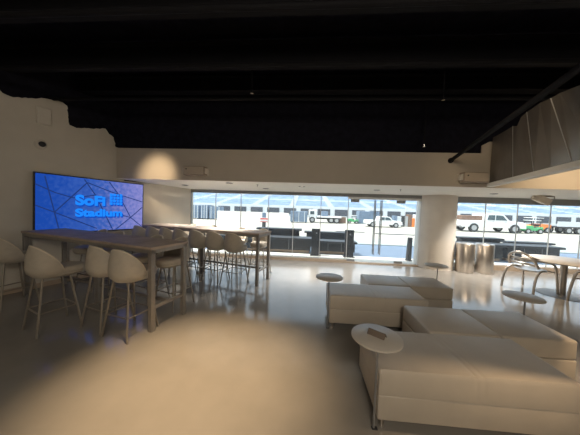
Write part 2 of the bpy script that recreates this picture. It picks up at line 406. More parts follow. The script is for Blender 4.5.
def fit_text(body, s0, s1, z0, z1, name):
    """lettering mesh stretched to the given box on the screen, with a darker side below"""
    me = text_mesh(body, 0.3, 0.004)
    X = [v.co.x for v in me.vertices]; Y = [v.co.y for v in me.vertices]
    x0, x1, y0, y1 = min(X), max(X), min(Y), max(Y)
    for v in me.vertices:
        v.co = Vector((s0 + (v.co.x - x0) / (x1 - x0) * (s1 - s0) + .405, -.0725 - v.co.z * 0.3, z0 + (v.co.y - y0) / (y1 - y0) * (z1 - z0) - 1.588))
    me.materials.append(M['logo'])
    o = bpy.data.objects.new(name, me); COL.objects.link(o); o.parent = so
    m2 = me.copy(); m2.materials.clear(); m2.materials.append(M['logodark'])
    for v in m2.vertices: v.co += Vector((.022, .0022, -.030))
    o2 = bpy.data.objects.new('lettering_side', m2); COL.objects.link(o2); o2.parent = o
    return o
part_label(fit_text('SoFi', -0.80, -0.27, 1.575, 1.80, 'lettering'), 'blue lettering, upper line')
part_label(fit_text('Stadium', -0.80, 0.08, 1.335, 1.51, 'lettering'), 'blue lettering, lower line')
for nm, mm, dx, dz, yy in [('emblem', M['logo'], 0, 0, -.0735), ('emblem_side', M['logodark'], .022, -.03, -.0712)]:
    b = MB(); X0, Z0, S = -0.19 + .405 + dx, 1.605 - 1.588 + dz, 0.27
    c = S / 4
    for i in range(4):
        for k in range(4):
            r = c * .44 if (i + k) % 2 == 0 or i in (0, 3) else c * .34
            cx, cz = X0 + c * (i + .5), Z0 + c * (k + .5)
            b.box(cx - r, cx + r, yy, yy + .001, cz - r, cz + r)
    o = b.build(nm, mm, so)
    if nm == 'emblem': part_label(o, 'square emblem of small blue blocks')

# white wall box, dome camera
t = thing('access_box', 'small white rectangular box high on the left wall above the dome camera', 'wall box', wp(-1.22, 3.09), rw)
MB().box(-.10, .10, -.055, 0, 0, .30, .008).build('cover', M['whitebox'], t)
MB().box(-.085, .085, -.058, -.0545, .015, .285, .003).build('face_plate', M['whitebox'], t)
t = thing('dome_camera', 'white dome camera with black eye on the left wall above the television', 'camera', wp(-1.27, 2.71), rw)
b = MB(); b.lathe([(0, 0), (.085, 0), (.085, .03), (.065, .055), (0, .06)], 28); o = b.build('mount', M['whitebox'], t, True); o.rotation_euler.x = PI / 2
b = MB(); b.lathe([(.052, .05), (.048, .075), (.03, .095), (0, .10)], 24); o = b.build('lens_dome', M['dark'], t, True); o.rotation_euler.x = PI / 2; o.location = (.012, 0, 0)

# bulkhead speakers
t = thing('wall_speaker', '', 'speaker', (0, 0, 0), 0, 'speakers on the beige bulkhead')
b = MB(); b.box(-.24, .24, -.20, -.04, -.10, .10, .012); b.build('cabinet', M['beigebox'], t)  # cabinet coloured darker than the grille to carry shade on underside and edges
b = MB(); b.box(-.225, .225, -.206, -.199, -.085, .085, .002); b.build('grille', M['grille'], t)
b = MB(); b.box(.245, .265, -.18, 0, -.06, .06, .003); b.box(-.265, -.245, -.18, 0, -.06, .06, .003); b.box(-.265, .265, -.015, 0, -.08, .08, .003)
part_label(b.build('bracket', M['whitebox'], t), 'pale side bracket')
b = MB(); b.cyl((-.17, -.215, .03), (-.17, -.204, .03), .014); b.build('badge', M['dark'], t)
used = [False]
place(t, used, (-2.54, 5.10, 2.435), 0, 'beige box speaker on the bulkhead above the window left end, beside the glowing light patch', None)
place(t, used, (3.45, 5.10, 2.425), 0, 'beige box speaker on the bulkhead at right, below the slanting pipe', None)
t = thing('ceiling_speaker', 'tilted beige box speaker hanging under the low ceiling before the right windows', 'speaker', (6.08, 6.25, 2.19), 0)
b = MB(); b.box(-.20, .20, -.10, .10, -.19, -.03, .015); o = b.build('cabinet', M['grille'], t); o.rotation_euler = (0.35, 0.28, 0.3)
b = MB(); b.tube([(-.26, 0, -.05), (-.26, 0, -.02), (.24, 0, -.02), (.24, 0, -.08)], .012, 8); b.cyl((.1, 0, -.02), (.1, 0, .0), .05); b.build('bracket', M['beigebox'], t, True)

# recessed downlights in the low ceiling (z follows its slope)
def zc(y): return 2.24 - (y - 5.1) / 2.2 * 0.09
t = thing('downlight', '', 'downlight', (0, 0, 0), 0, 'downlights in the low ceiling')
b = MB(); b.lathe([(.055, -.001), (.085, -.001), (.085, -.010), (.06, -.014), (.055, -.001)], 28); b.build('trim_ring', M['alud'], t, True)
b = MB(); b.lathe([(0, -.004), (.058, -.004), (.058, -.002), (0, -.002)], 24); b.build('lens', M['whitebox'], t, True)
used = [False]
for x, y, lab in [(-3.37, 6.04, 'round recessed downlight nearest to the left wall'), (-1.90, 5.42, 'round recessed downlight below the left bulkhead speaker'),
                  (-1.16, 6.33, 'round recessed downlight above the white barrier outside'), (1.81, 6.01, 'round recessed downlight above the glass doors'),
                  (4.76, 6.13, 'round recessed downlight right of the column')]:
    o = place(t, used, (x, y, zc(y) - .001), 0, lab, None)
    o.rotation_euler.x = -math.atan(.09 / 2.2)
o = copy_tree(t); o.location = (-.13, 5.70, zc(5.7) - .001); o['label'] = 'round recessed downlight that is switched on, left of the glass doors'
for ch in o.children:
    if ch.name.startswith('lens'): ch.data = ch.data.copy(); ch.data.materials[0] = M['lampglow']
for x, y, lab in [(-1.23, 5.55, 'tiny ceiling sprinkler left of the lit downlight'), (2.3, 5.75, 'tiny ceiling sprinkler above the right glass door')]:
    s = thing('ceiling_sprinkler', lab, 'sprinkler', (x, y, zc(y)), 0, 'sprinklers in the low ceiling')
    b = MB(); b.lathe([(0, 0), (.03, 0), (.03, -.006), (.009, -.008), (.009, -.045), (.018, -.05), (0, -.052)], 16); b.build('sprinkler_body', M['alud'], s, True)

# ------------------------------------------------------------------ bar tables
BA = math.radians(164)      # long direction of the tables; local x runs along it, local y away from the camera
E1 = Vector((math.cos(BA), math.sin(BA), 0)); W1 = Vector((math.sin(math.radians(16)), math.cos(math.radians(16)), 0))
TL, TWD, THT = 3.14, 0.61, 1.12
def bar_table(T0, label, length):
    # local frame: x along E1 (towards the left wall), y along -W1 ; thing sits at the near right corner
    t = thing('bar_table', label, 'table', (T0[0], T0[1], 0), BA, 'long bar tables')
    L = length; D = -TWD         # local y of the far side (y axis = Rot(BA) * y = (-sin, cos) = -W1-ish)
    MB().box(0, L, D, 0, THT - .035, THT, .004).build('tabletop', M['laminate'], t)
    a = MB(); a.box(.012, L - .012, -.042, -.012, THT - .085, THT - .036); a.box(.012, L - .012, D + .012, D + .042, THT - .085, THT - .036)
    a.box(.012, .042, D + .012, -.012, THT - .085, THT - .036); a.box(L - .042, L - .012, D + .012, -.012, THT - .085, THT - .036)
    a.build('apron', M['tframe'], t)
    for x in (.012, L - .072):
        for y in (-.072, D + .012):
            MB().box(x, x + .06, y, y + .06, 0, THT - .036, .003).build('leg', M['tframe'], t)
    p = MB(); p.box(L / 2 - .045, L / 2 + .045, D / 2 - .045, D / 2 + .045, 0.012, THT - .036, .003); p.box(L / 2 - .06, L / 2 + .06, D / 2 - .06, D / 2 + .06, 0, .012, .002)
    p.build('centre_post', M['tframe'], t)
    r = MB(); r.box(.072, L - .072, D / 2 - .02, D / 2 + .02, .29, .33, .003)
    r.box(.024, .06, D + .072, -.072, .29, .33, .003); r.box(L - .06, L - .024, D + .072, -.072, .29, .33, .003)
    r.build('footrest', M['tframe'], t)
    return t
T1 = Vector((-1.945, 2.70, 0)); T2 = Vector((-.955, 4.56, 0))
bar_table(T1, 'long brown bar table in front, its left end below the television', TL)
bar_table(T2, 'long brown bar table farther back, beside the windows', 3.40)

# ------------------------------------------------------------------ bar stools (local +y = facing)
def make_stool():
    t = thing('bar_stool', '', 'stool', (0, 0, 0), 0)
    # bucket shell
    bm = bmesh.new(); n, m_ = 32, 7; amax = math.radians(108)
    grid = {}
    for side in (0, 1):
        for i in range(n + 1):
            ph = -amax + 2 * amax * i / n
            c = 0.5 + 0.5 * math.cos(ph * PI / amax)
            top = 0.785 + 0.315 * max(0, 1 - abs(ph / amax) ** 2.4) ** 0.85
            for k in range(m_ + 1):
                f = k / m_
                z = 0.70 + (top - 0.70) * f
                hz = (z - .70)
                out = 0.150 + 0.055 * min(1, (hz / .08)) ** .6 + 0.16 * hz - 0.58 * hz * hz
                if side: out -= 0.024
                x = math.sin(ph) * out * 1.0; y = -math.cos(ph) * out * 1.03 - .02
                grid[side, i, k] = bm.verts.new((x, y, z + (0.012 if side and k == 0 else 0)))
    for i in range(n):
        for k in range(m_):
            bm.faces.new((grid[0, i, k], grid[0, i + 1, k], grid[0, i + 1, k + 1], grid[0, i, k + 1]))
            bm.faces.new((grid[1, i + 1, k], grid[1, i, k], grid[1, i, k + 1], grid[1, i + 1, k + 1]))
        bm.faces.new((grid[0, i, m_], grid[0, i + 1, m_], grid[1, i + 1, m_], grid[1, i, m_]))
        bm.faces.new((grid[0, i + 1, 0], grid[0, i, 0], grid[1, i, 0], grid[1, i + 1, 0]))
    for i in (0, n):
        for k in range(m_):
            bm.faces.new((grid[0, i, k], grid[0, i, k + 1], grid[1, i, k + 1], grid[1, i, k]))
    bmesh.ops.recalc_face_normals(bm, faces=bm.faces[:])
    rim = []
    for i in range(n + 1): rim.append((grid[0, i, m_].co + grid[1, i, m_].co) / 2 + Vector((0, 0, .004)))
    x = MB(); x.bm.free(); x.bm = bm
    x.build('backrest', M['fabric'], t, True)
    MB().tube(rim, 0.0125, 8).build('rim_tube', M['rim_tube'], t, True)  # paler tube along the top edge of the shell
    # seat pad: rounded D-shape
    def se(a, rx, ry): 
        ca, sa = math.cos(a), math.sin(a); p = 2.6
        return (math.copysign(abs(ca) ** (2 / p), ca) * rx, math.copysign(abs(sa) ** (2 / p), sa) * ry)
    def pad(levels, seg=36):
        bm2 = bmesh.new(); rr = []
        for (sc, z) in levels:
            rr.append([bm2.verts.new((se(2 * PI * k / seg, .188 * sc, .25 * sc)[0], se(2 * PI * k / seg, .188 * sc, .25 * sc)[1] + .075, z)) for k in range(seg)])
        for A, B in zip(rr, rr[1:]):
            for k in range(seg): bm2.faces.new((A[k], A[(k + 1) % seg], B[(k + 1) % seg], B[k]))
        bm2.faces.new(rr[0][::-1]); bm2.faces.new(rr[-1])
        bmesh.ops.recalc_face_normals(bm2, faces=bm2.faces[:])
        q = MB(); q.bm.free(); q.bm = bm2; return q
    pad([(.95, .735), (1.0, .75), (1.0, .785), (.96, .805), (.85, .815), (.4, .82)]).build('seat', M['fabric'], t, True)
    pad([(.55, .675), (.82, .69), (.96, .72), (.96, .7345)]).build('seat_pan', M['fabric'], t, True)
    top = 0.70
    feet = {}
    for sx in (-1, 1):
        for sy in (-1, 1):
            a = Vector((sx * .13, sy * .13, top)); f = Vector((sx * .215, sy * .215, 0)); feet[sx, sy] = (a, f)
            MB().cyl(f, a, .0125, .0125, 10).build('leg', M['leg'], t, True)
    b = MB(); zf = .28
    def at(k, z): a, f = feet[k]; return f.lerp(a, z / top)
    for k1, k2, z in [((-1, 1), (1, 1), .28), ((-1, -1), (1, -1), .28), ((-1, -1), (-1, 1), .28), ((1, -1), (1, 1), .28)]:
        b.cyl(at(k1, z), at(k2, z), .009, .009, 8)
    b.build('footrest', M['leg'], t, True)
    return t
stool = make_stool(); used = [False]
RS = math.radians(-16)
def put(T0, s, off, rz, label, group):
    p = T0 + E1 * s + W1 * off
    place(stool, used, (p.x, p.y, 0), RS + rz, label, group)
G1, G2, G3, G4 = 'stools on the near side of the front bar table', 'stools on the far side of the front bar table', 'stools on the near side of the back bar table', 'stools on the far side of the back bar table'
put(T1, .28, -.06, 0.04, 'beige bucket bar stool nearest the front end of the front table', G1)
put(T1, .74, -.05, -0.04, 'beige bucket bar stool second from the front end of the front table', G1)
put(T1, 1.31, -.38, -0.10, 'beige bucket bar stool pulled well out from the front table', G1)
put(T1, 2.70, -.26, 0.05, 'beige bucket bar stool cut by the left edge, nearest the wall', G1)
for s, lab in [(.42, 'beige bar stool across the front table, at its front end'), (.98, 'beige bar stool across the front table, second from its front end'),
               (1.98, 'beige bar stool across the front table, behind the pulled-out stool'), (2.48, 'beige bar stool across the front table, nearest the television')]:
    put(T1, s, TWD + .14, PI + random.uniform(-.08, .08), lab, G2)
for s, off, lab in [(.57, 0, 'nearest the open end of the back table'), (1.06, 0, 'second from the open end of the back table'), (1.54, 0, 'third from the open end of the back table'),
               (1.98, -.03, 'fourth from the open end of the back table'), (2.41, -.03, 'third from the wall end of the back table'), (2.84, -.03, 'second from the wall end of the back table')]:
    put(T2, s, off, random.uniform(-.05, .05), 'beige bar stool seen from behind, ' + lab, G3)
put(T2, 3.27, -.05, 0, 'beige bar stool seen from behind, nearest the wall end of the back table', G3)
for s, lab in [(.38, 'at its open end'), (1.0, 'second from its open end'), (1.9, 'third from its open end'), (2.6, 'nearest the wall')]:
    put(T2, s, TWD + .20, PI + random.uniform(-.06, .06), 'beige bar stool on the window side of the back table, ' + lab, G4)

# ------------------------------------------------------------------ upholstered benches
def soft_cushion(w, d, z0, z1):
    """one long cushion with rounded edges and a few creases across its middle"""
    nx, ny = 140, 30; rad = .03; bm = bmesh.new(); rnd = random.Random(int(w * 1000 + d * 100))
    cr = [(w / 2 + rnd.uniform(-.05, .05), rnd.uniform(-.25, .25), rnd.uniform(.002, .0045), rnd.uniform(.008, .016)) for k in range(4)]
    g = {}
    for i in range(nx + 1):
        for j in range(ny + 1):
            x, y = w * i / nx, d * j / ny
            e = min(x, w - x, y, d - y)
            dz = -(rad - math.sqrt(max(0, rad ** 2 - max(0, rad - e) ** 2))) if e < rad else 0
            hz = 0.006 * math.sin(PI * x / w) * math.sin(PI * y / d)
            for (cx, sl, am, wd) in cr:
                u = (x - cx - sl * (y - d / 2))
                hz -= am * math.exp(-(u / wd) ** 2) * (0.35 + .65 * abs(math.cos(PI * y / d)))
            g[i, j] = bm.verts.new((x, y, z1 + dz * .9 + hz))
    for i in range(nx):
        for j in range(ny): bm.faces.new((g[i, j], g[i + 1, j], g[i + 1, j + 1], g[i, j + 1]))
    ring = [g[i, 0] for i in range(nx + 1)] + [g[nx, j] for j in range(1, ny + 1)] + [g[i, ny] for i in range(nx - 1, -1, -1)] + [g[0, j] for j in range(ny - 1, 0, -1)]
    low = [bm.verts.new((v.co.x, v.co.y, z0)) for v in ring]
    for k in range(len(ring)): bm.faces.new((ring[k - 1], low[k - 1], low[k], ring[k]))
    bm.faces.new(low)
    bmesh.ops.recalc_face_normals(bm, faces=bm.faces[:])
    q = MB(); q.bm.free(); q.bm = bm; return q
def make_bench(w, d, label, x, y, seam=False):
    t = thing('bench', label, 'bench', (x, y, 0), 0, 'cream upholstered benches')
    MB().box(0, w, 0, d, .085, .283, .012, 3).build('base', M['vinyl'], t, True)
    if seam:
        hw = w / 2
        for i in range(2):
            MB().box(i * hw + .0015, (i + 1) * hw - .0015, 0, d, .286, .48, .022, 4).build('cushion', M['vinyl'], t, True)
    else:
        soft_cushion(w, d, .286, .48).build('cushion', M['vinyl'], t, True)
    for px in (.05, w - .05):
        for py in (.05, d - .05):
            MB().cyl((px, py, 0), (px, py, .086), .018, .018, 14).build('leg', M['steel'], t, True)
    return t
make_bench(1.45, .61, 'cream upholstered bench closest to the camera, at the lower right', .600, 1.695)
make_bench(1.40, .62, 'cream upholstered bench directly behind the closest one, shifted to the right', 1.290, 2.325, True)
make_bench(1.33, .56, 'cream upholstered bench in the middle, left end beside a small round table', .375, 3.12)
make_bench(1.33, .56, 'cream upholstered bench farthest back, in front of the column', 1.055, 3.70, True)
def side_table(x, y, label, cx=0.0, cy=0.0):
    t = thing('side_table', label, 'table', (x, y, 0), 0, 'small round side tables at the benches')
    b = MB(); b.lathe([(0, .718), (.172, .718), (.185, .724), (.185, .735), (.178, .740), (0, .740)], 48, (cx, cy, 0)); b.build('tabletop', M['tabletop'], t, True)
    MB().cyl((0, 0, .01), (0, 0, .718), .009, .009, 14).build('pole', M['alud'], t, True)
    MB().box(-.014, .03, -.014, .014, 0, .008, .002).build('foot', M['dark'], t)
    return t
side_table(.580, 1.712, 'small round pole table at the corner of the closest bench, folded card on it', -.012, 0.0)
side_table(2.705, 2.90, 'small round pole table at the right bench corner, near the metal chairs', -.13, -.11)
side_table(.355, 3.14, 'small round pole table at the left end of the middle bench', 0.0, 0.0)
side_table(2.402, 4.20, 'small round pole table in front of the round column', -.05, -.04)
# folded card lying on the nearest side table
t = thing('tent_card', 'small dark folded card lying on the nearest round side table', 'card', (.570, 1.715, .741), math.radians(-38))
b = MB(); b.prism([(-.065, -.03, .0), (-.065, .0, .035), (-.065, .004, .035), (-.065, -.024, .0)], (.13, 0, 0)); b.build('front_flap', M['card'], t)
b = MB(); b.prism([(-.065, .03, .0), (-.065, .0, .035), (-.065, -.004, .035), (-.065, .024, .0)], (.13, 0, 0)); b.build('back_flap', M['card'], t)

# ------------------------------------------------------------------ round cafe table and metal armchairs
CT = (5.52, 5.15)
t = thing('cafe_table', 'large round pale table with thick steel column and disc foot, at right', 'table', (*CT, 0), 0)
b = MB(); b.lathe([(0, .715), (.60, .715), (.635, .722), (.64, .738), (.63, .745), (0, .745)], 64); b.build('tabletop', M['tabletop'], t, True)
b = MB(); b.lathe([(0, .012), (.055, .012), (.055, .714), (0, .714)], 28); b.build('column', M['steel'], t, True)
b = MB(); b.lathe([(0, 0), (.40, 0), (.40, .006), (.36, .012), (0, .014)], 56); b.build('foot', M['alud'], t, True)

def catmull(P, n=8):
    P = [Vector(p) for p in P]; out = []
    for i in range(len(P) - 1):
        p0, p1, p2, p3 = P[max(i - 1, 0)], P[i], P[i + 1], P[min(i + 2, len(P) - 1)]
        for k in range(n):
            t_ = k / n
            out.append(0.5 * ((2 * p1) + (p2 - p0) * t_ + (2 * p0 - 5 * p1 + 4 * p2 - p3) * t_ ** 2 + (3 * p1 - p0 - 3 * p2 + p3) * t_ ** 3))
    out.append(P[-1]); return out
def make_armchair():
    t = thing('armchair', '', 'chair', (0, 0, 0), 0, 'bent metal armchairs at the round table')
    # local +x = facing
    b = MB(); b.lathe([(0, .425), (.19, .43), (.225, .445), (.23, .46), (.215, .462), (.18, .45), (0, .443)], 40); b.build('seat', M['steel'], t, True)
    b = MB(); b.tube(catmull([(-.16, -.24, .52), (-.25, -.20, .70), (-.29, -.10, .79), (-.30, 0, .81), (-.29, .10, .79), (-.25, .20, .70), (-.16, .24, .52)]), .022, 10)
    b.build('back_frame', M['steel'], t, True)
    for z, yy, xx in [(.69, .20, -.285), (.59, .22, -.25)]:
        MB().tube(catmull([(-.20 if z > .6 else -.17, -yy, z - .02), (xx, -.08, z), (xx, .08, z), (-.20 if z > .6 else -.17, yy, z - .02)]), .015, 8, flat=1.5).build('back_slat', M['steel'], t, True)
    for s in (-1, 1):
        # arm sweeping from the back top down into the front leg, and rear leg arching from the seat rim
        MB().tube(catmull([(-.27, s * .17, .745), (-.10, s * .265, .67), (.08, s * .275, .63), (.19, s * .27, .56), (.235, s * .27, .40), (.265, s * .275, .18), (.28, s * .28, 0.0)]), .020, 10).build('front_leg', M['steel'], t, True)
        MB().tube(catmull([(.10, s * .20, .445), (-.02, s * .235, .47), (-.15, s * .25, .45), (-.235, s * .26, .34), (-.275, s * .265, .17), (-.29, s * .27, 0.0)]), .020, 10).build('rear_leg', M['steel'], t, True)
        MB().cyl((.20, s * .09, .448), (.235, s * .27, .44), .014).build('seat_bar', M['steel'], t, True)
    t.scale = (1.12, 1.12, 1.06)
    return t
ch = make_armchair(); used = [False]
place(ch, used, (5.04, 5.36, 0), math.radians(14), 'bent metal armchair on the left side of the round table')
place(ch, used, (5.62, 4.54, 0), math.radians(98), 'bent metal armchair at the right edge, near side of the round table')

# ------------------------------------------------------------------ steel bins
for x, lab in [(4.57, 'brushed steel cylindrical bin beside the column, left of the pair'), (5.08, 'brushed steel cylindrical bin right of the pair, away from the column')]:
    t = thing('waste_bin', lab, 'bin', (x, 6.72, 0), 0, 'steel bins by the column')
    b = MB(); b.lathe([(0, 0), (.215, 0), (.22, .01), (.22, .80), (.205, .82), (.16, .825), (0, .825)], 40); b.build('body', M['steel'], t, True)
    b = MB(); b.lathe([(.10, .826), (.13, .826), (.13, .832), (.10, .832), (.10, .826)], 28); b.build('rim', M['alud'], t, True)

# ------------------------------------------------------------------ outside
struct(MB().box(-120, 160, YW + .10, 200, -.16, -.03).build('ground', M['ground']))
struct(MB().box(-12, 14, YW + .10, 8.15, -.03, 0).build('floor_threshold', M['deckw']))
struct(MB().box(-12, 22, 8.15, 10.9, -.03, 0.0).build('floor_deck', M['deck']))
struct(MB().box(-12, 24, 10.9, 12.9, -.03, 0.03).build('trim_curb', M['curb']))

def counter(x, y, L, D, hb, ht, label, over=.12):
    t = thing('loge_counter', label, 'counter', (x, y, 0), 0, 'black counters outside the windows')
    b = MB(); b.box(0, L, .12, D, .10, hb, .006); b.build('cabinet', M['counter'], t)
    b = MB(); b.box(.05, L - .05, .18, D - .06, 0, .10); b.build('plinth', M['wood'], t)
    MB().box(-over, L + over, 0, D + .05, hb, ht, .006).build('worktop', M['countertop'], t)
    for k in range(1, 3):
        MB().box(L * k / 3 - .006, L * k / 3 + .006, .112, .12, .12, hb - .02).build('panel_joint', M['alud'], t)
    return t
counter(-2.2, 8.10, 2.40, .55, .49, .56, 'long low black counter outside the windows, left of the two black posts', .06)
counter(.36, 8.15, 1.45, .5, .42, .49, 'low black counter outside, behind and between the two black posts', .06)
counter(-3.75, 8.10, 1.35, .55, .49, .56, 'short low black counter outside, behind the back bar table', .06)
counter(4.95, 8.25, 2.0, .6, .52, .60, 'low black counter outside, behind the steel bins', .06)
counter(7.20, 8.4, 1.75, .6, .50, .58, 'low black counter outside, behind the round table', .06)
# raised charcoal seat backs behind the counters
for (x0, x1, y, z0, z1, lab) in [(-2.0, -.15, 9.0, .40, .80, 'charcoal raised ledge behind the left outside counter'), (-.05, 1.9, 9.6, .42, .66, 'charcoal raised ledge behind the two black posts'),
                            (5.9, 7.5, 9.0, .55, .74, 'charcoal raised ledge behind the steel bins'), (7.8, 9.5, 9.2, .40, .62, 'charcoal raised ledge far right outside')]:
    t = thing('raised_ledge', lab, 'ledge', (x0, y, 0), 0, 'charcoal ledges behind the counters')
    MB().box(0, x1 - x0, 0, .42, z1 - .07, z1, .008).build('top_slab', M['countertop'], t)
    MB().box(.1, x1 - x0 - .1, .06, .36, 0, z1 - .07, .004).build('support', M['counter'], t)
for x, y, lab in [(.37, 7.93, 'black upright post outside, left of the pair in front of the doors'), (1.53, 7.93, 'black upright post outside, beside the glass doors')]:
    t = thing('black_post', lab, 'post', (x, y, 0), 0, 'black posts outside')
    MB().box(-.15, .15, -.05, .05, 0.02, .95, .006).build('panel', M['counter'], t)
    MB().box(-.19, .19, -.12, .12, 0, .02, .003).build('foot', M['dark'], t)
    MB().cyl((0.02, -.058, .80), (0.02, -.049, .80), .03).build('lock', M['alud'], t)
t = thing('bollard', 'short dark bollard outside, left of the column', 'bollard', (3.52, 7.85, 0), 0)
MB().cyl((0, 0, .02), (.02, 0, .78), .09, .075, 20).build('body', M['dark'], t, True); MB().cyl((0, 0, 0), (0, 0, .02), .12).build('foot', M['dark'], t, True)

# sign on a post
t = thing('sign_post', 'red and white sign on a black post outside, over the end of the back table', 'sign', (-2.63, 14.0, -.03), 0)
MB().cyl((0, 0, .02), (0, 0, .70), .12, .12, 12).build('post', M['dark'], t, True); MB().box(-.2, .2, -.2, .2, 0, .02).build('foot', M['dark'], t)
MB().box(-.26, .26, -.03, .0, .68, .98, .004).build('sign_board', M['white'], t)
MB().box(-.24, .24, -.036, -.031, .86, .95).build('red_band', M['red'], t); MB().box(-.24, .24, -.036, -.031, .70, .75).build('red_band', M['red'], t)
MB().box(-.12, .12, -.03, .03, .98, 1.30, .004).build('grey_cap', M['slate'], t)

# pale barrier and slate panels
tag(MB().box(-9.1, -1.75, 22.5, 22.8, -.03, 1.02, .01).build('barrier_wall', M['barrier']), 'long pale barrier wall outside beyond the left windows', 'barrier')
for i, (x0, x1, z1, lab) in enumerate([(-13.0, -11.9, 1.55, 'slate blue panel stack at the far left outside'), (-11.75, -10.9, 1.6, 'slate blue panel stack second from the left outside'), (-10.75, -9.4, 1.45, 'slate blue panel stack left of the pale barrier'), (-1.70, .15, 1.25, 'slate grey crate stack right of the pale barrier')]):
    t = thing('panel_stack', lab, 'panel stack', (x0, 24.3, -.03), 0, 'slate stacks on the field')
    MB().box(0, x1 - x0, 0, .9, .1, z1, .02).build('panels', M['slate'], t)
    for k in range(2): MB().box(.1 + k * (x1 - x0 - .35), .25 + k * (x1 - x0 - .35), 0, .9, 0, .1).build('skid', M['dark'], t)
    for k in range(3): MB().box((k + .5) * (x1 - x0) / 3 - .03, (k + .5) * (x1 - x0) / 3 + .03, -.04, 0, .1, z1 - .02).build('strap', M['concrete'], t)
def wheel(t, x, y, r, wd=.22):
    w = MB().cyl((x, y - wd / 2, r), (x, y + wd / 2, r), r, r, 20).build('wheel', M['tyre'], t, True)
    MB().cyl((x, y - wd / 2 - .01, r), (x, y + wd / 2 + .01, r), r * .58, r * .58, 16).build('hub', M['hub'], w, True)
def pickup(loc, sc, label, load=True, flip=1, body='white'):
    t = thing('pickup_truck', label, 'truck', loc, 0, 'pickups on the field'); t.scale = (sc * flip, sc, sc)
    prof = [(-2.75, .45), (-2.75, 1.05), (-.85, 1.08), (-.72, 1.62), (-.55, 1.70), (.62, 1.70), (.82, 1.62), (1.28, 1.14), (2.45, 1.02), (2.70, .92), (2.75, .45)]
    MB().prism([(x, -.92, z) for x, z in prof], (0, 1.84, 0), .03).build('body', M[body], t)
    MB().prism([(x, -.935, z) for x, z in [(-.62, 1.14), (-.52, 1.58), (.02, 1.60), (.02, 1.14)]], (0, 1.87, 0)).build('side_window', M['tint'], t)
    MB().prism([(x, -.935, z) for x, z in [(.10, 1.14), (.10, 1.60), (.66, 1.57), (1.08, 1.14)]], (0, 1.87, 0)).build('side_window', M['tint'], t)
    b = MB(); b.box(2.70, 2.80, -.85, .85, .45, .62, .01); b.box(-2.82, -2.74, -.85, .85, .45, .6, .01); b.build('bumper', M['hub'], t)
    b = MB(); b.box(-.2, -.05, -.945, -.935, .98, 1.02); b.box(.85, 1.0, -.945, -.935, .98, 1.02); b.build('door_handle', M['hub'], t)
    for x in (-1.75, 1.75):
        for y in (-.86, .86): wheel(t, x, y, .40)
    if load:
        c = tag(MB().box(-.9, .9, -.6, .6, 0, .4, .05).build('cargo', M['brown']), 'brown cargo heaped in the bed of the ' + ('right ' if loc[0] > 14 else 'middle ') + 'white pickup', 'cargo')
        c.location = (loc[0] - 1.75 * sc * flip, loc[1], loc[2] + 1.085 * sc)
    return t
pickup((16.55, 21.9, -.03), .97, 'white pickup truck parked outside right of the column')
pickup((7.55, 22.8, -.03), .62, 'smaller white pickup outside, left of the glass door handles', False)
# flatbed truck
t = thing('flatbed_truck', 'white flatbed truck far outside, left of the green machine', 'truck', (1.3, 26, -.03), 0)
b = MB(); b.box(-1.0, -.15, -.8, .8, .45, 1.45, .06); b.build('cab', M['white'], t)
MB().box(-.85, -.40, -.82, .82, .95, 1.30, .01).build('side_window', M['tint'], t)
MB().box(-.1, 2.6, -.85, .85, .62, .75, .01).build('flatbed', M['white'], t)
MB().box(-.1, 2.6, -.5, .5, .42, .6).build('chassis', M['dark'], t)
for x in (-.6, 1.5, 2.1):
    for y in (-.72, .72): wheel(t, x, y, .33)
t2 = tag(MB().box(-.35, .35, -.5, .5, 0, .55, .02).build('crate', M['slate']), 'grey crate on the white flatbed truck', 'crate'); t2.location = (2.1, 26, .72)
tag(MB().box(3.75, 4.55, 26.0, 26.7, -.03, .68, .02).build('crate', M['brown']), 'brown crate outside, left of the green machine', 'crate')
def machine(loc, sc, label, m, flip=1):
    t = thing('utility_vehicle', label, 'vehicle', loc, 0, 'small utility vehicles on the field'); t.scale = (sc * flip, sc, sc)
    MB().prism([(x, -.55, z) for x, z in [(-.9, .35), (-.95, .85), (-.1, .9), (.1, .62), (.5, .62), (.95, .80), (1.0, .35)]], (0, 1.1, 0), .03).build('body', M[m], t)
    b = MB()
    for x, y in ((-.1, -.5), (-.1, .5), (.75, -.5), (.75, .5)): b.tube([(x, y, .7), (x * .8, y, 1.45)], .03, 8)
    b.build('roll_cage', M['dark'], t)
    MB().box(-.2, .72, -.55, .55, 1.45, 1.50, .01).build('canopy', M['white'], t)
    MB().box(-.05, .25, -.45, .45, .64, .82, .03).build('seat', M['dark'], t)
    for x in (-.6, .65):
        for y in (-.5, .5): wheel(t, x, y, .28)
    return t
machine((5.35, 26.4, -.03), .62, 'green utility vehicle far outside, left of the glass doors', 'green')
machine((20.25, 21.9, -.03), .80, 'green utility vehicle outside right of the white pickup', 'green')
machine((22.2, 23.4, -.03), .95, 'orange utility vehicle at the far right outside', 'orange', -1)
tag(MB().box(6.1, 8.4, 26.5, 28, -.03, 1.42, .02).build('container', M['slate']), 'slate grey container outside behind the left glass door', 'container')
# equipment cases piled behind the doors
random.seed(11)
cols = ['slate', 'concrete', 'dark', 'hub', 'brown', 'orange', 'white', 'slate', 'hub', 'concrete']
names = ['slate', 'pale', 'black', 'grey', 'brown', 'orange', 'white', 'slate', 'grey', 'pale']
x = 9.15
for i in range(10):
    w = random.uniform(.25, .42); h = random.uniform(.7, 1.45)
    o = MB().box(0, w, 0, .6, 0, h, .015).build('equipment_case', M[cols[i]])
    o.location = (x, 24.2, -.03)
    tag(o, '%s equipment case, %s in the row behind the glass doors' % (names[i], ['leftmost', 'second', 'third', 'fourth', 'fifth', 'sixth', 'seventh', 'eighth', 'ninth', 'rightmost'][i]), 'case', 'equipment cases behind the doors')
    x += w + .03
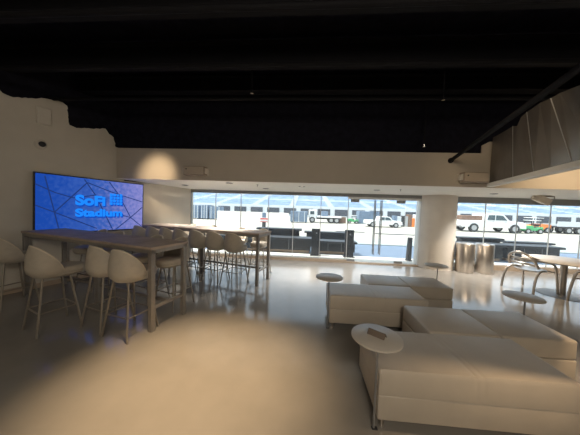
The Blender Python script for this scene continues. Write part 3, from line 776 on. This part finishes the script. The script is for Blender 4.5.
# long trailer at right
t = thing('trailer', 'dark flat trailer at the right edge outside', 'trailer', (23.35, 23.5, -.03), 0)
MB().box(0, 5.0, -.9, .9, .55, .68, .01).build('bed', M['dark'], t); MB().box(0, 5.0, -.9, -.85, .68, 1.15, .01).build('side_rail', M['concrete'], t)
for x_ in (1.0, 1.9, 3.6):
    for y_ in (-.8, .8): wheel(t, x_, y_, .32)
for x0, x1, y, lab in [(2.25, 4.3, 16.8, 'dark strip on the pale ground beyond the left door'), (4.9, 7.6, 16.2, 'dark strip on the pale ground beyond the right door')]:
    b = MB(); b.prism([(x0, y - .15, -.03), (x0, y - .06, .01), (x0, y + .06, .01), (x0, y + .15, -.03)], (x1 - x0, 0, 0))  # low dark strip lying across the ground
    tag(b.build('ground_strip', M['dark']), lab, 'cable ramp', 'dark strips')

# grandstand
g = thing('grandstand', 'blue seated grandstand across the far side of the stadium', 'grandstand', (0, 40, -.03), 0)
MB().box(-75, 120, 0, .6, 0, 1.9, .02).build('front_wall', M['concrete'], g)
for k in range(38):
    x = -34 + 3.0 * k
    MB().box(x, x + 2.2, -.06, 0, .35, 1.45).build('opening', M['opening'], g)
st = MB(); sb = MB()
rows = 26
for r in range(rows):
    y = .6 + r * 1.25; z = 1.5 + r * 0.19
    st.box(-75, 120, y, y + 1.25, 0 if r == 0 else z - .4, z)
    if r not in (8, 9, 17, 18): sb.box(-75, 120, y + .35, y + .85, z, z + .32)
st.build('concrete_steps', M['concrete'], g); sb.build('seat_rows', M['seatblue'], g)
for k in range(26):
    x = -68 + 7.2 * k
    a = MB()
    for r in range(rows):
        y = .6 + r * 1.25; z = 1.5 + r * 0.19
        a.box(x, x + 1.1, y + .3, y + 1.25, z, z + .345)
    a.build('aisle', M['concrete'], g)
tb = MB(); tb.box(-75, 120, 36, 36.6, 6.6, 7.1)
for k in range(50): tb.box(-74 + k * 3.9, -73.7 + k * 3.9, 35.9, 36.6, 5.2, 6.7)
tb.build('roof_beam', M['slate'], g)
MB().box(-75, 120, 34.5, 35, 0, 6.4).build('back_wall', M['concrete'], g)

# ------------------------------------------------------------------ light
w = bpy.data.worlds.new('sky'); SC.world = w; w.use_nodes = True
bg = w.node_tree.nodes['Background']; bg.inputs['Color'].default_value = (0.74, 0.87, 1.0, 1); bg.inputs['Strength'].default_value = 0.8
def lamp(name, kind, loc, energy, col, target=None, **kw):
    d = bpy.data.lights.new(name, kind); d.energy = energy; d.color = col
    for k, v in kw.items(): setattr(d, k, v)
    o = bpy.data.objects.new(name, d); COL.objects.link(o); o.location = loc
    if target is not None: o.rotation_euler = (Vector(target) - Vector(loc)).to_track_quat('-Z', 'Y').to_euler()
    return o
lamp('sun', 'SUN', (0, 0, 20), 3.7, (1.0, 0.95, 0.86), (9, 2.2, 0), angle=0.01)
WARM = (1.0, 0.74, 0.46)
lamp('spot_over_floor', 'SPOT', (-1.1, 2.0, 3.5), 410, (1.0, .70, .40), (-1.02, 2.05, 0), spot_size=math.radians(50), spot_blend=1.0, shadow_soft_size=.06)
lamp('spot_over_benches', 'SPOT', (3.0, 1.5, 3.6), 215, (1.0, .70, .42), (2.3, 1.95, .4), spot_size=math.radians(54), spot_blend=1.0, shadow_soft_size=.06)
lamp('spot_on_bulkhead', 'SPOT', (-2.95, 3.0, 3.35), 150, WARM, (-3.52, 5.1, 2.33), spot_size=math.radians(27), spot_blend=1.0, shadow_soft_size=.10)
lamp('spot_right', 'SPOT', (5.4, 3.4, 3.7), 130, WARM, (5.2, 5.0, 1.4), spot_size=math.radians(85), spot_blend=1.0, shadow_soft_size=.06)
lamp('ledge_fill', 'SPOT', (1.4, 2.2, 3.3), 28, WARM, (3.6, 4.4, 2.3), spot_size=math.radians(60), spot_blend=1.0, shadow_soft_size=.3)  # added lamp to brighten the ledge front, no fixture there
for x, y, en, ang in [(-3.20, 6.04, 90, 100), (-1.90, 5.42, 120, 98), (-.13, 5.70, 150, 98), (1.81, 6.01, 150, 98), (4.76, 6.13, 150, 110), (7.2, 6.1, 120, 110)]:
    lamp('downlight_and_fill', 'SPOT', (x, y, zc(y) - .03), en * 1.25, (1.0, .95, .87), (x, y, 0), spot_size=math.radians(ang), spot_blend=1.0, shadow_soft_size=.15)  # all added fill except the spot at the lit downlight
lamp('room_fill', 'POINT', (.3, -1.8, 3.2), 90, (1.0, .88, .72), shadow_soft_size=.5)  # unseen point lamp added behind the camera as general fill

# ------------------------------------------------------------------ output look
vs = SC.view_settings
SC.display_settings.display_device = 'sRGB'
vs.view_transform = 'Standard'; vs.look = 'None'; vs.exposure = 1.2; vs.gamma = 1.0; vs.use_curve_mapping = False
